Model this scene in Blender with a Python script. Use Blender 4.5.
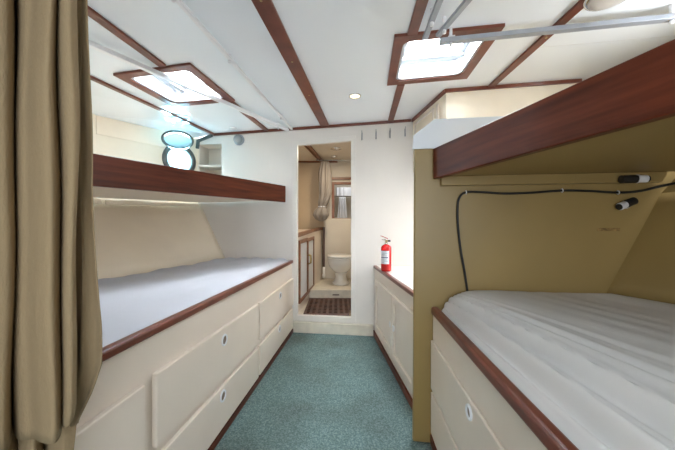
import bpy, bmesh, math, random
from mathutils import Vector, Matrix
from mathutils.geometry import tessellate_polygon
random.seed(4)
PI = math.pi
for o in list(bpy.data.objects): bpy.data.objects.remove(o)
sc = bpy.context.scene
COL = sc.collection

# ---------------------------------------------------------------- camera, world, light, exposure
cam = bpy.data.cameras.new('camera'); cam.lens = 16.0; cam.sensor_width = 36; cam.clip_start = .02
camo = bpy.data.objects.new('camera', cam); COL.objects.link(camo)
camo.location = (0, 0, 1.02); camo.rotation_euler = (PI/2, 0, 0)
sc.camera = camo
w = bpy.data.worlds.new('sky'); sc.world = w; w.use_nodes = True
bg = w.node_tree.nodes['Background']; bg.inputs[0].default_value = (.80, .90, 1, 1); bg.inputs[1].default_value = 1.6
sc.view_settings.view_transform = 'Standard'; sc.view_settings.look = 'None'
sc.view_settings.exposure = 1.42; sc.view_settings.gamma = 1; sc.view_settings.use_curve_mapping = False

def area(name, loc, direction, sx, sy, power, colr=(1, 1, 1), shape='RECTANGLE', spread=180):
    l = bpy.data.lights.new(name, 'AREA'); l.shape = shape; l.size = sx; l.size_y = sy
    l.energy = power; l.color = colr; l.spread = math.radians(spread)
    o = bpy.data.objects.new(name, l); COL.objects.link(o); o.location = loc
    o.rotation_euler = Vector(direction).to_track_quat('-Z', 'Y').to_euler()
    return o
DAY = (.94, .97, 1.0)
area('daylight_right_hatch', (.57, 1.73, 2.36), (0, 0, -1), .8, .8, 62, DAY, spread=140)
area('daylight_left_hatch', (-1.04, 2.0, 2.33), (0, 0, -1), .8, .8, 58, DAY, spread=140)
area('added_aft_fill', (-.1, -.45, 2.3), (0, 0, -1), .9, .9, 14, (1, .95, .9))  # added fill behind the camera, shining through an invented hatch
area('added_rear_fill', (-.1, -1.5, 1.0), (-.12, .9, .43), 1.3, 1.2, 5.5, (.97, .97, 1))  # added fill from an invented opening behind the camera
area('added_counter_daylight', (1.06, 2.25, 1.02), (-1, .15, -.35), .2, .2, 1.6, DAY, 'DISK')  # unseen source, added to brighten the counter behind the partition
area('daylight_left_porthole', (-1.565, 2.908, 1.64), (.80, -.6, .08), .24, .24, 1.3, (1, .96, .96), 'DISK')
area('added_ceiling_fill', (1.77, 1.05, 1.66), (-1, .1, .12), .26, .26, 3.6, DAY, 'DISK')  # added out of view to lift the ceiling brightness

# ---------------------------------------------------------------- materials
def new_mat(name):
    m = bpy.data.materials.new(name); m.use_nodes = True
    nt = m.node_tree; return m, nt, nt.nodes['Principled BSDF']
def paint(name, c, rough=.4, var=.04, scale=3, bump=0, bscale=60, metal=0, spec=.5, stretch=(1, 1, 1), var2=None):
    m, nt, b = new_mat(name)
    tc = nt.nodes.new('ShaderNodeTexCoord'); mp = nt.nodes.new('ShaderNodeMapping'); mp.inputs['Scale'].default_value = stretch
    nt.links.new(tc.outputs['Object'], mp.inputs[0])
    n = nt.nodes.new('ShaderNodeTexNoise'); n.inputs['Scale'].default_value = scale; n.inputs['Detail'].default_value = 5
    nt.links.new(mp.outputs[0], n.inputs[0])
    r = nt.nodes.new('ShaderNodeValToRGB')
    lo = tuple(max(0, x*(1-var*2)) for x in c); hi = tuple(min(1, x*(1+var)) for x in c)
    if var2: lo = var2
    r.color_ramp.elements[0].position = .3; r.color_ramp.elements[1].position = .7
    r.color_ramp.elements[0].color = (*lo, 1); r.color_ramp.elements[1].color = (*hi, 1)
    nt.links.new(n.outputs[0], r.inputs[0]); nt.links.new(r.outputs[0], b.inputs['Base Color'])
    b.inputs['Roughness'].default_value = rough; b.inputs['Metallic'].default_value = metal
    b.inputs['Specular IOR Level'].default_value = spec
    if bump:
        n2 = nt.nodes.new('ShaderNodeTexNoise'); n2.inputs['Scale'].default_value = bscale
        nt.links.new(mp.outputs[0], n2.inputs[0])
        bp = nt.nodes.new('ShaderNodeBump'); bp.inputs['Strength'].default_value = bump; bp.inputs['Distance'].default_value = .004
        nt.links.new(n2.outputs[0], bp.inputs['Height']); nt.links.new(bp.outputs[0], b.inputs['Normal'])
    return m
CREAM = paint('cream gloss paint', (.81, .715, .61), .33, .03, 2.5, bump=.05, bscale=9)
CREAMW = paint('cream bulkhead paint', (.80, .76, .705), .42, .03, 2, bump=.04, bscale=8)
HULL = paint('warm white hull paint', (.93, .82, .65), .45, .03, 3, bump=.05, bscale=10)
TAN = paint('shade-darkened cream paint', (.34, .235, .085), .4, .05, 2.5)  # cream darkened and yellowed to carry the shade around the right bunks
WHITE = paint('white gelcoat headliner', (.90, .95, 1.0), .09, .01, 1.5)
WHITEP = paint('white plastic', (.82, .83, .85), .35, .02)
COAM = paint('grey white coaming', (.52, .55, .58), .4)
STEPM = paint('scuffed cream paint', (.74, .68, .56), .4, .06, 14)
WOOD = paint('varnished mahogany board', (.13, .028, .011), .36, .25, 2.2, stretch=(1.2, 1.2, 16), spec=.22, var2=(.065, .014, .006))
TRIM = paint('mahogany trim', (.17, .046, .024), .3, .2, 5, stretch=(2, 2, 10), var2=(.12, .030, .016))
DKWOOD = paint('dark teak', (.10, .045, .028), .5, .3, 9)
ORWOOD = paint('orange brown teak', (.24, .09, .035), .35, .25, 8)
CHROME = paint('chrome', (.75, .75, .76), .15, .03, 5, metal=1)
DULL = paint('dull bronze', (.16, .17, .16), .4, .2, 12, metal=.8)
BRASS = paint('aged brass', (.5, .4, .2), .35, .15, 12, metal=1)
ALU = paint('brushed aluminium track', (.36, .39, .44), .38, .05, 12, metal=.2)
BLACK = paint('black rubber', (.012, .012, .013), .45, .1)
DARK = paint('dark recess', (.03, .025, .02), .7, .1)
RED = paint('red enamel', (.55, .012, .012), .25, .04)
LABEL = paint('printed label white', (.8, .82, .85), .5, .02)
INK = paint('label ink', (.05, .07, .15), .5, .02)
PORC = paint('white porcelain', (.85, .83, .78), .12, .02)
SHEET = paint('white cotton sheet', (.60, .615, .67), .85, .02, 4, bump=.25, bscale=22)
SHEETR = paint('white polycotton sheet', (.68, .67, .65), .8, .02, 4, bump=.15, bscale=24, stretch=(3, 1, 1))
CLOTH = paint('beige woven curtain cloth', (.34, .25, .14), .95, .05, 5, bump=.35, bscale=260, stretch=(1, 1, .35))
SHCLOTH = paint('grey shower curtain', (.27, .24, .21), .6, .06, 6)
TOWEL = paint('white towelling', (.85, .86, .88), .95, .02, 20, bump=.4, bscale=300)
WARM = paint('peach cabin wall', (.58, .46, .31), .5, .03)
GREYW = paint('putty cabin wall', (.68, .62, .52), .5, .03)
PALEB = paint('pale laminate', (.72, .75, .78), .4, .02)
FOAM = paint('foam mattress base', (.2, .19, .19), .8)

def carpet():
    m, nt, b = new_mat('teal carpet')
    tc = nt.nodes.new('ShaderNodeTexCoord')
    n = nt.nodes.new('ShaderNodeTexNoise'); n.inputs['Scale'].default_value = 150; n.inputs['Detail'].default_value = 3
    n2 = nt.nodes.new('ShaderNodeTexNoise'); n2.inputs['Scale'].default_value = 2.2; n2.inputs['Detail'].default_value = 4
    r = nt.nodes.new('ShaderNodeValToRGB'); e = r.color_ramp.elements
    e[0].position = .36; e[0].color = (.09, .145, .14, 1); e[1].position = .66; e[1].color = (.22, .30, .29, 1)
    k = e.new(.5); k.color = (.135, .205, .195, 1)
    r2 = nt.nodes.new('ShaderNodeValToRGB'); f = r2.color_ramp.elements
    f[0].position = .32; f[0].color = (.72, .66, .64, 1); f[1].position = .55; f[1].color = (1, 1, 1, 1)
    mx = nt.nodes.new('ShaderNodeMix'); mx.data_type = 'RGBA'; mx.blend_type = 'MULTIPLY'; mx.inputs[0].default_value = 1
    for a in (n, n2): nt.links.new(tc.outputs['Object'], a.inputs[0])
    nt.links.new(n.outputs[0], r.inputs[0]); nt.links.new(n2.outputs[0], r2.inputs[0])
    nt.links.new(r.outputs[0], mx.inputs[6]); nt.links.new(r2.outputs[0], mx.inputs[7])
    nt.links.new(mx.outputs[2], b.inputs['Base Color']); b.inputs['Roughness'].default_value = .95
    b.inputs['Specular IOR Level'].default_value = .15
    bp = nt.nodes.new('ShaderNodeBump'); bp.inputs['Strength'].default_value = .5; bp.inputs['Distance'].default_value = .004
    nt.links.new(n.outputs[0], bp.inputs['Height']); nt.links.new(bp.outputs[0], b.inputs['Normal'])
    return m
CARPET = carpet()
def pane_mat(name, tint, frost):
    m = bpy.data.materials.new(name); m.use_nodes = True; nt = m.node_tree
    nt.nodes.remove(nt.nodes['Principled BSDF']); out = nt.nodes['Material Output']
    t = nt.nodes.new('ShaderNodeBsdfTransparent'); t.inputs[0].default_value = (*tint, 1)
    tl = nt.nodes.new('ShaderNodeBsdfTranslucent'); tl.inputs[0].default_value = (*tint, 1)
    g = nt.nodes.new('ShaderNodeBsdfGlossy'); g.inputs['Roughness'].default_value = .05
    a = nt.nodes.new('ShaderNodeMixShader'); a.inputs[0].default_value = frost
    c = nt.nodes.new('ShaderNodeMixShader'); c.inputs[0].default_value = .06
    nt.links.new(t.outputs[0], a.inputs[1]); nt.links.new(tl.outputs[0], a.inputs[2])
    nt.links.new(a.outputs[0], c.inputs[1]); nt.links.new(g.outputs[0], c.inputs[2])
    nt.links.new(c.outputs[0], out.inputs[0]); return m
ACRYL = pane_mat('frosted hatch acrylic', (.96, .98, 1), .35)
LENS = pane_mat('pale aqua lens', (.86, .97, 1), .45)
GLASS = pane_mat('sea green glass', (.50, .72, .80), .06)
def emit(name, c, s):
    m, nt, b = new_mat(name); b.inputs['Base Color'].default_value = (*c, 1)
    b.inputs['Emission Color'].default_value = (*c, 1); b.inputs['Emission Strength'].default_value = s; return m
PULLIN = paint('brown pull recess', (.20, .14, .085), .4)
SKYLIT = paint('skylit partition paint', (.70, .73, .76), .45, .02)  # paler tone stands for skylight on the partition top
STEEL = paint('dull steel', (.34, .34, .34), .3, .05, 8, metal=.8)
LAMPON = emit('lit warm lamp', (1, .90, .62), .8)

# ---------------------------------------------------------------- mesh helpers
class MB:
    def __init__(s): s.bm = bmesh.new()
    def face(s, pts):
        return s.bm.faces.new([s.bm.verts.new(p) for p in pts])
    def hexa(s, p):                                   # p: 4 bottom, 4 top, same order
        v = [s.bm.verts.new(q) for q in p]
        for f in ((3, 2, 1, 0), (4, 5, 6, 7), (0, 1, 5, 4), (1, 2, 6, 5), (2, 3, 7, 6), (3, 0, 4, 7)):
            s.bm.faces.new([v[i] for i in f])
        return s
    def box(s, x0, x1, y0, y1, z0, z1):
        return s.hexa([(x0, y0, z0), (x1, y0, z0), (x1, y1, z0), (x0, y1, z0), (x0, y0, z1), (x1, y0, z1), (x1, y1, z1), (x0, y1, z1)])
    def bar(s, a, b, wd, ht, up=(0, 0, 1)):           # square bar between two points
        a = Vector(a); b = Vector(b); d = (b-a).normalized(); u = Vector(up); sd = d.cross(u).normalized(); u = sd.cross(d)
        q = []
        for c in (a, b):
            q.append([c + sd*(i*wd/2) + u*(j*ht/2) for i, j in ((-1, -1), (1, -1), (1, 1), (-1, 1))])
        return s.hexa(q[0] + q[1])
    def tube(s, pts, r, n=12, caps=True):
        pts = [Vector(p) for p in pts]; rings = []
        rs = r if isinstance(r, (list, tuple)) else [r]*len(pts)
        ref = None
        for i, p in enumerate(pts):
            d = (pts[min(i+1, len(pts)-1)] - pts[max(i-1, 0)]).normalized()
            if ref is None:
                ref = Vector((0, 0, 1)) if abs(d.z) < .9 else Vector((1, 0, 0))
            x = d.cross(ref).normalized(); y = d.cross(x).normalized(); ref = -y if False else x.cross(d)
            rings.append([s.bm.verts.new(p + x*math.cos(2*PI*k/n)*rs[i] + y*math.sin(2*PI*k/n)*rs[i]) for k in range(n)])
        for a, b in zip(rings, rings[1:]):
            for k in range(n): s.bm.faces.new((a[k], a[(k+1) % n], b[(k+1) % n], b[k]))
        if caps: s.bm.faces.new(rings[0]); s.bm.faces.new(rings[-1])
        return s
    def lathe(s, prof, c=(0, 0, 0), axis=(0, 0, 1), n=32, sx=1, sy=1, closed=False):   # prof: (r, h)
        ax = Vector(axis).normalized(); q = Vector((0, 0, 1)).rotation_difference(ax); c = Vector(c); rings = []
        for r, h in prof:
            rings.append([s.bm.verts.new(c + q @ Vector((r*sx*math.cos(2*PI*k/n), r*sy*math.sin(2*PI*k/n), h))) for k in range(n)])
        prs = list(zip(rings, rings[1:]))
        if closed: prs.append((rings[-1], rings[0]))
        for a, b in prs:
            for k in range(n): s.bm.faces.new((a[k], a[(k+1) % n], b[(k+1) % n], b[k]))
        if not closed:
            s.bm.faces.new(rings[0][::-1]); s.bm.faces.new(rings[-1])
        return s
    def ring(s, c, axis, R, r, n=32, m=10, sx=1, sy=1):
        return s.lathe([(R + r*math.cos(2*PI*k/m), r*math.sin(2*PI*k/m)) for k in range(m)], c, axis, n, sx, sy, closed=True)
    def plate(s, outer, holes, f0, f1):               # 2-D outline with holes, between surfaces f0(u,v) and f1(u,v)
        loops = [outer] + holes
        flat = [p for l in loops for p in l]
        tri = tessellate_polygon([[Vector((p[0], p[1], 0)) for p in l] for l in loops])
        A = [s.bm.verts.new(f0(*p)) for p in flat]; B = [s.bm.verts.new(f1(*p)) for p in flat]
        for t in tri:
            s.bm.faces.new([A[i] for i in t]); s.bm.faces.new([B[i] for i in reversed(t)])
        k = 0
        for l in loops:
            n = len(l)
            for i in range(n):
                a, b = k+i, k+(i+1) % n
                s.bm.faces.new((A[a], A[b], B[b], B[a]))
            k += n
        return s
    def grid(s, nu, nv, f, thick=None):
        V = [[s.bm.verts.new(f(i/(nu-1), j/(nv-1))) for j in range(nv)] for i in range(nu)]
        for i in range(nu-1):
            for j in range(nv-1): s.bm.faces.new((V[i][j], V[i+1][j], V[i+1][j+1], V[i][j+1]))
        return s
    def build(s, name, mat, parent=None, smooth=False, bevel=0, solid=0, sub=0):
        bm = s.bm
        bmesh.ops.recalc_face_normals(bm, faces=bm.faces)
        me = bpy.data.meshes.new(name)
        if parent is None:
            xs = [v.co.x for v in bm.verts]; ys = [v.co.y for v in bm.verts]; zs = [v.co.z for v in bm.verts]
            org = Vector(((min(xs)+max(xs))/2, (min(ys)+max(ys))/2, min(zs)))
        else:
            org = wloc(parent)
        bmesh.ops.translate(bm, verts=bm.verts, vec=-org)
        bm.to_mesh(me); bm.free()
        o = bpy.data.objects.new(name, me); COL.objects.link(o); me.materials.append(mat)
        if parent is None: o.location = org
        else: o.parent = parent
        if smooth:
            for p in me.polygons: p.use_smooth = True
        if solid:
            md = o.modifiers.new('solid', 'SOLIDIFY'); md.thickness = solid; md.offset = 0
        if sub:
            md = o.modifiers.new('sub', 'SUBSURF'); md.levels = sub; md.render_levels = sub
        if bevel:
            md = o.modifiers.new('bevel', 'BEVEL'); md.width = bevel; md.segments = 3; md.limit_method = 'ANGLE'; md.angle_limit = math.radians(40)
        return o
def wloc(o):
    v = Vector(o.location)
    while o.parent: o = o.parent; v = v + Vector(o.location)
    return v
def thing(name, label, cat, loc, group=None):
    o = bpy.data.objects.new(name, None); COL.objects.link(o); o.location = loc; o.empty_display_size = .05
    o['label'] = label; o['category'] = cat
    if group: o['group'] = group
    return o
def tag(o, label, cat, group=None):
    o['label'] = label; o['category'] = cat
    if group: o['group'] = group
    return o
def struct(o, label=None, cat=None):
    o['kind'] = 'structure'
    if label: o['label'] = label
    if cat: o['category'] = cat
    return o
def autosmooth(o, deg=35):
    for p in o.data.polygons: p.use_smooth = True
    try:
        o.data.set_sharp_from_angle(angle=math.radians(deg))
    except Exception: pass
    return o
class Fr:                                             # a vertical face: u along it, n out of it, z up
    def __init__(s, p0, p1, flip=1):
        s.o = Vector((p0[0], p0[1])); s.d = (Vector((p1[0], p1[1])) - s.o).normalized(); s.n = Vector((-s.d.y, s.d.x))*flip
        s.L = (Vector((p1[0], p1[1])) - s.o).length
    def p(s, u, n, z):
        q = s.o + s.d*u + s.n*n; return (q.x, q.y, z)
    def box(s, mb, u0, u1, n0, n1, z0, z1, zb0=None, zb1=None):   # zb: the z pair at the u1 end
        zb0 = z0 if zb0 is None else zb0; zb1 = z1 if zb1 is None else zb1
        return mb.hexa([s.p(u0, n0, z0), s.p(u1, n0, zb0), s.p(u1, n1, zb0), s.p(u0, n1, z0), s.p(u0, n0, z1), s.p(u1, n0, zb1), s.p(u1, n1, zb1), s.p(u0, n1, z1)])
def lerp(a, b, t): return a + (b-a)*t
def poly_at(pts, Y):                                  # X (and z) of a polyline at depth Y, far to near
    for a, b in zip(pts, pts[1:]):
        if (a[1]-Y)*(b[1]-Y) <= 0 and a[1] != b[1]:
            t = (Y-a[1])/(b[1]-a[1]); return [lerp(a[i], b[i], t) for i in range(len(a))]
    return list(pts[0] if Y > pts[0][1] else pts[-1])

def ceil_z(x): return 1.967 + .029*x
def bulk_y(x): return 2.835 - .13*x
BK = Fr((-1.31, bulk_y(-1.31)), (.7, bulk_y(.7)), -1)  # u to the right, n towards the camera
def bu(x): return (x + 1.31)/BK.d.x

# ---------------------------------------------------------------- the setting
T1a, T1b = (-1.232, 2.946+.05), (-1.5, 1.825)          # outermost left beam line
def t1x(y): return T1b[0] + (T1a[0]-T1b[0])*(y-T1b[1])/(T1a[1]-T1b[1])
HT = [(-1.40, 3.02, 1.885), (-1.66, 2.67, 1.885), (-1.90, 2.35, 1.885), (-2.15, 1.6, 1.885), (-2.28, .3, 1.885), (-2.28, -1.7, 1.885)]
HU = [(-1.38, 3.02, 1.231), (-1.64, 2.68, 1.22), (-1.90, 2.37, 1.205), (-2.13, 1.6, 1.19), (-2.25, .3, 1.17), (-2.25, -1.7, 1.16)]
HB = [(-1.12, 2.99, .687), (-1.27, 2.40, .687), (-1.42, 1.82, .687), (-1.58, 1.2, .687), (-1.68, .3, .687), (-1.72, -1.7, .687)]
HF = [(p[0], p[1], 0) for p in HB]

# carpet
m = MB(); m.plate([(-1.75, -1.7), (1.75, -1.7), (1.2, bulk_y(1.2)), (-1.2, bulk_y(-1.2))], [], lambda x, y: (x, y, 0), lambda x, y: (x, y, -.03))
struct(m.build('floor', CARPET))

# headliner with the hatch openings
HR = [(.335, 2.028), (.847, 1.963), (.805, 1.44), (.285, 1.50)]            # right hatch frame, outer
HL = [(-1.25, 2.28), (-.755, 2.21), (-.835, 1.70), (-1.34, 1.79)]          # left hatch frame, outer
HA = [(-.4, -.2), (.2, -.2), (.2, -.7), (-.4, -.7)]  # unseen hatch behind the camera, added to admit fill light
def inset(q, k):
    cx = sum(p[0] for p in q)/4; cy = sum(p[1] for p in q)/4
    out = []
    for p in q:
        d = Vector((p[0]-cx, p[1]-cy)); L = d.length; d *= (L-k*1.41)/L; out.append((cx+d.x, cy+d.y))
    return out
def rounded(q, r, n=5):
    out = []
    for i in range(4):
        a, b, c = Vector(q[i-1]), Vector(q[i]), Vector(q[(i+1) % 4])
        d1 = (a-b).normalized(); d2 = (c-b).normalized()
        for k in range(n+1):
            t = k/n; p = (b+d1*r)*(1-t)**2 + b*2*t*(1-t) + (b+d2*r)*t*t
            out.append((p.x, p.y))
    return out
W = .05
holes = [rounded(inset(h, W), .045) for h in (HR, HL)] + [inset(HA, W)]
m = MB()
m.plate([(t1x(-1.7), -1.7), (2.35, -1.7), (2.35, bulk_y(2.35)), (-1.235, bulk_y(-1.235))], holes,
        lambda x, y: (x, y, ceil_z(x)), lambda x, y: (x, y, ceil_z(x)+.03))
ys = [2.99, 2.67, 2.35, 1.6, .3, -1.7]
for a, b in zip(ys, ys[1:]):
    pa, pb = poly_at(HT, a), poly_at(HT, b)
    m.face([(t1x(a), a, ceil_z(t1x(a))), (t1x(b), b, ceil_z(t1x(b))), (pb[0]-.02, b, 1.883), (pa[0]-.02, a, 1.883)])
struct(m.build('ceiling', WHITE))
m = MB(); m.box(-.2, 2.0, 1.622, 1.6235, 0, .001); m.bm.free()

# left hull: leaning panel over the lower bunk, upright above, hidden skirt below
def hull(name, rows, mat, porthole=None):
    mm = MB()
    for r0, r1 in zip(rows, rows[1:]):
        n = len(r0)-1
        def f(a, b, r0=r0, r1=r1, n=n):
            k = min(n-1, int(a*n)); t = a*n-k
            p = [lerp(r0[k][q], r0[k+1][q], t) for q in range(3)]; w_ = [lerp(r1[k][q], r1[k+1][q], t) for q in range(3)]
            return tuple(lerp(p[q], w_[q], b) for q in range(3))
        mm.grid(n*8+1, 9, f)
    return struct(mm.build(name, mat, smooth=True, solid=.012))
hull('wall_left', [HF, HB, HU], HULL)
# upright hull strake with the porthole opening
PC = (-1.515, 2.87, 1.64)
UF = Fr((-1.40, 3.02), (-1.90, 2.36), 1)               # u runs aft, n points inboard
pu = (Vector((PC[0], PC[1])) - UF.o).dot(UF.d)
oct_ = [(pu + .115*math.cos(2*PI*k/28), 1.64 + .115*math.sin(2*PI*k/28)) for k in range(28)]
m = MB()
m.plate([(-.01, 1.20), (UF.L+.02, 1.20), (UF.L+.02, 1.89), (-.01, 1.89)], [oct_], lambda u, z: UF.p(u, 0, z), lambda u, z: UF.p(u, -.03, z))
struct(m.build('wall_left_upper', HULL))
m = MB()
for i in range(2, 5): m.face([HU[i], HU[i+1], HT[i+1], HT[i]])
struct(m.build('wall_left_aft', HULL, solid=.012))
# shelf clamp along the hull under the headliner
m = MB()
UF.box(m, 0.0, UF.L, .0005, .007, 1.735, 1.884)
struct(m.build('trim_1', HULL, bevel=.003))

# far bulkhead with doorway and shelf niche
dl, dr = bu(-.385), bu(.128)
cubL, cubR = bu(-1.40), bu(-1.153)
def bz(u): return ceil_z(-1.31 + u*BK.d.x)
outer = [(bu(-1.445), 0), (dl, 0), (dl, 1.785), (dr, 1.807), (dr, 0), (bu(1.3), 0), (bu(1.3), bz(bu(1.3))), (bu(-1.235), bz(bu(-1.235))), (bu(-1.445), 1.88)]
niche = [(cubL, 1.50), (cubR, 1.50), (cubR, 1.83), (cubL, 1.83)]
m = MB(); m.plate(outer, [niche], lambda u, z: BK.p(u, 0, z), lambda u, z: BK.p(u, -.03, z))
m.hexa([BK.p(dl, 0, 0), BK.p(dr, 0, 0), BK.p(dr, -.03, 0), BK.p(dl, -.03, 0), BK.p(dl, 0, .154), BK.p(dr, 0, .154), BK.p(dr, -.03, .154), BK.p(dl, -.03, .154)])
struct(m.build('wall_far', CREAMW))
# niche box and shelf
n_ = thing('wall_niche', 'open cream shelf niche in the bulkhead beside the portholes', 'niche', BK.p((cubL+cubR)/2, -.03, 1.49))
m = MB()
BK.box(m, cubL-.01, cubR+.01, -.20, -.19, 1.49, 1.84); BK.box(m, cubL-.01, cubL, -.19, -.031, 1.49, 1.84)
BK.box(m, cubR, cubR+.01, -.19, -.031, 1.49, 1.84); BK.box(m, cubL, cubR, -.19, -.031, 1.49, 1.50); BK.box(m, cubL, cubR, -.19, -.031, 1.83, 1.84)
m.build('niche_box', CREAM, n_)
m = MB(); BK.box(m, cubL+.001, cubR-.001, -.188, -.004, 1.605, 1.625); m.build('shelf', CREAM, n_)
# door casing
d_ = bpy.data.objects.new('door_1', None); COL.objects.link(d_); d_.location = BK.p((dl+dr)/2, 0, .1); struct(d_)
m = MB(); m.plate([(dl-.05, .105), (dr+.045, .105), (dr+.045, 1.855), (dl-.05, 1.832)], [[(dl, .154), (dr, .154), (dr, 1.807), (dl, 1.785)]],
        lambda u, z: BK.p(u, .001, z), lambda u, z: BK.p(u, .013, z))
m.build('door_casing', CREAMW, d_, bevel=.003)
m = MB()
m.lathe([(.004, 0), (.004, .05)], BK.p(dr-.01, .002, .17), (0, 0, 1), 8); m.box(*[v for v in (0, 0, 0, 0, 0, 0)]) if False else None
m.build('hinge_pin', BRASS, d_)
# step under the sill
m = MB(); BK.box(m, bu(-.432), bu(.335), .001, .045, .0, .098)
struct(m.build('trim_2', STEPM, bevel=.004))

# ceiling beams and cover strips (each a strip of mahogany just under the headliner)
ti = [3]
def beam(a, b, wd, screws=(), ht=.014):
    za, zb = ceil_z(a[0])-ht/2-.0005, ceil_z(b[0])-ht/2-.0005
    mm = MB().bar((a[0], a[1], za), (b[0], b[1], zb), wd, ht)
    o = struct(mm.build('trim_%d' % ti[0], TRIM, bevel=.003)); ti[0] += 1
    for t in screws:
        x, y = lerp(a[0], b[0], t), lerp(a[1], b[1], t)
        MB().lathe([(.006, 0), (.005, -.0015)], (x, y, ceil_z(x)-ht-.0008), (0, 0, 1), 12).build('screw', BRASS, o)
beam((-.116, 2.842), (-.437, .25), .080, (.27, .44, .62, .8))
beam(T1a, (t1x(-1.0), -1.0), .035)
beam((-.69, 2.91), (-.795, 2.225), .045, (.3,))
beam((-1.0, 1.735-.02), (-1.2, .2), .045)
beam((.487, 2.765), (.43, 2.03), .05)
beam((.372, 1.50), (.30, .25), .05, (.2, .45))
beam((1.075, 2.12), (1.07, .2), .045, (.3, .6))
# strip where headliner meets bulkhead
mm = MB()
u0, u1 = bu(-1.235), bu(.672)
BK.box(mm, u0, u1, .0005, .018, bz(u0)-.024, bz(u0)-.0008, bz(u1)-.024, bz(u1)-.0008)
struct(mm.build('trim_%d' % ti[0], TRIM, bevel=.002)); ti[0] += 1
# black corner bracket over the niche
m = MB(); m.bar((-1.245, 2.985, 1.915), (-1.385, 2.99, 1.86), .02, .03); m.bar((-1.385, 2.985, 1.87), (-1.395, 2.985, 1.78), .03, .02, (0, 1, 0))
tag(m.build('corner_bracket', DULL, bevel=.004), 'dark grey corner bracket between headliner and hull above the niche', 'bracket')
# headliner seam on the right
m = MB().bar((1.09, 1.655, ceil_z(1.09)-.001), (2.0, 1.56, ceil_z(2.0)-.001), .004, .0015); struct(m.build('trim_%d' % ti[0], PALEB)); ti[0] += 1

# hatches
def hatch(n, q, slat=None):
    cx = sum(p[0] for p in q)/4; cy = sum(p[1] for p in q)/4
    r = bpy.data.objects.new('window_%d' % n, None); COL.objects.link(r); r.location = (cx, cy, ceil_z(cx)); struct(r)
    inn = rounded(inset(q, W), .045)
    MB().plate(q, [inn], lambda x, y: (x, y, ceil_z(x)-.016), lambda x, y: (x, y, ceil_z(x)-.0008)).build('frame', TRIM, r, bevel=.003)
    i2 = rounded(inset(q, W+.001), .045); i3 = rounded(inset(q, W+.014), .04)
    MB().plate(i2, [i3], lambda x, y: (x, y, ceil_z(x)-.008), lambda x, y: (x, y, ceil_z(x)+.10)).build('coaming', COAM, r)
    i4 = rounded(inset(q, W+.05), .03)
    MB().plate(i3, [i4], lambda x, y: (x, y, ceil_z(x)+.085), lambda x, y: (x, y, ceil_z(x)+.10)).build('lid_rim', COAM, r)
    MB().plate(rounded(inset(q, W+.045), .03), [], lambda x, y: (x, y, ceil_z(x)+.101), lambda x, y: (x, y, ceil_z(x)+.109)).build('pane', ACRYL, r)
    a = [Vector((*p, ceil_z(p[0])+.07)) for p in inset(q, W+.02)]
    if slat == 'far':
        MB().bar(a[0].lerp(a[3], .20), a[1].lerp(a[2], .20), .03, .02).build('sliding_screen_bar', COAM, r, bevel=.003)
        MB().bar(a[0].lerp(a[3], .36).lerp(a[1].lerp(a[2], .36), .15), a[0].lerp(a[3], .36).lerp(a[1].lerp(a[2], .36), .85), .014, .03).build('hatch_handle', ALU, r, bevel=.003)
    if slat == 'left':
        MB().bar(a[0].lerp(a[1], .16), a[3].lerp(a[2], .16), .04, .02).build('sliding_screen_bar', COAM, r, bevel=.003)
    for t in (.06, .94):
        p = a[2].lerp(a[1], t)
        MB().lathe([(.012, -.03), (.012, .01)], (p.x, p.y, p.z-.01), (0, 0, 1), 14).build('catch', WHITEP, r)
hatch(1, HR, 'far'); hatch(2, HL, 'left'); hatch(3, HA)  # the last hatch is unseen, added for the aft fill

# left porthole: bronze ring in the hull, glass, and the hinged storm glass swung up
r = bpy.data.objects.new('window_4', None); COL.objects.link(r); r.location = PC; struct(r)
nv = Vector((UF.n.x, UF.n.y, 0))
pc = Vector(UF.p(pu, .0, 1.64))
MB().lathe([(.113, -.03), (.155, .001), (.158, .012), (.145, .024), (.122, .026), (.112, .012)], pc, nv, 40, closed=True).build('ring', DULL, r, smooth=True)
MB().lathe([(.112, -.004), (.112, .002)], pc - nv*.012, nv, 36).build('pane', GLASS, r)
for k in range(6):
    a = k*PI/3+.3
    tq = Vector((UF.d.x, UF.d.y, 0))
    MB().lathe([(.008, .0), (.006, .006)], pc + nv*.0245 + tq*(.134*math.cos(a)) + Vector((0, 0, .134*math.sin(a))), nv, 10).build('bolt', DULL, r)
lc = pc.lerp(Vector((-1.34, 2.49, 1.93)), .48); lax = (Vector((0, 0, 1))*.93 - nv*.25 + Vector((0, .2, 0))).normalized()
MB().lathe([(.105, -.008), (.128, -.008), (.130, .006), (.106, .008)], lc, lax, 40, closed=True).build('storm_cover_ring', DULL, r, smooth=True)
MB().lathe([(.105, -.002), (.105, .002)], lc, lax, 36).build('storm_cover_glass', LENS, r)
MB().bar(pc + nv*.02 + Vector((0, 0, .14)), lc - nv*.06 + Vector((0, .09, -.03)), .05, .012).build('hinge', DULL, r)
# added spot through the porthole, imitating the lid's bright reflection on the headliner
sl = bpy.data.lights.new('added_reflection_spot', 'SPOT'); sl.energy = 1900; sl.spot_size = math.radians(9.0); sl.spot_blend = .25; sl.shadow_soft_size = .01; sl.color = (.92, .97, 1)
so = bpy.data.objects.new('added_reflection_spot', sl); COL.objects.link(so)
tgt = Vector((-1.34, 2.49, 1.93)); dd = (tgt - pc).normalized(); so.location = pc - dd*1.0
so.rotation_euler = dd.to_track_quat('-Z', 'Y').to_euler()

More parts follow.
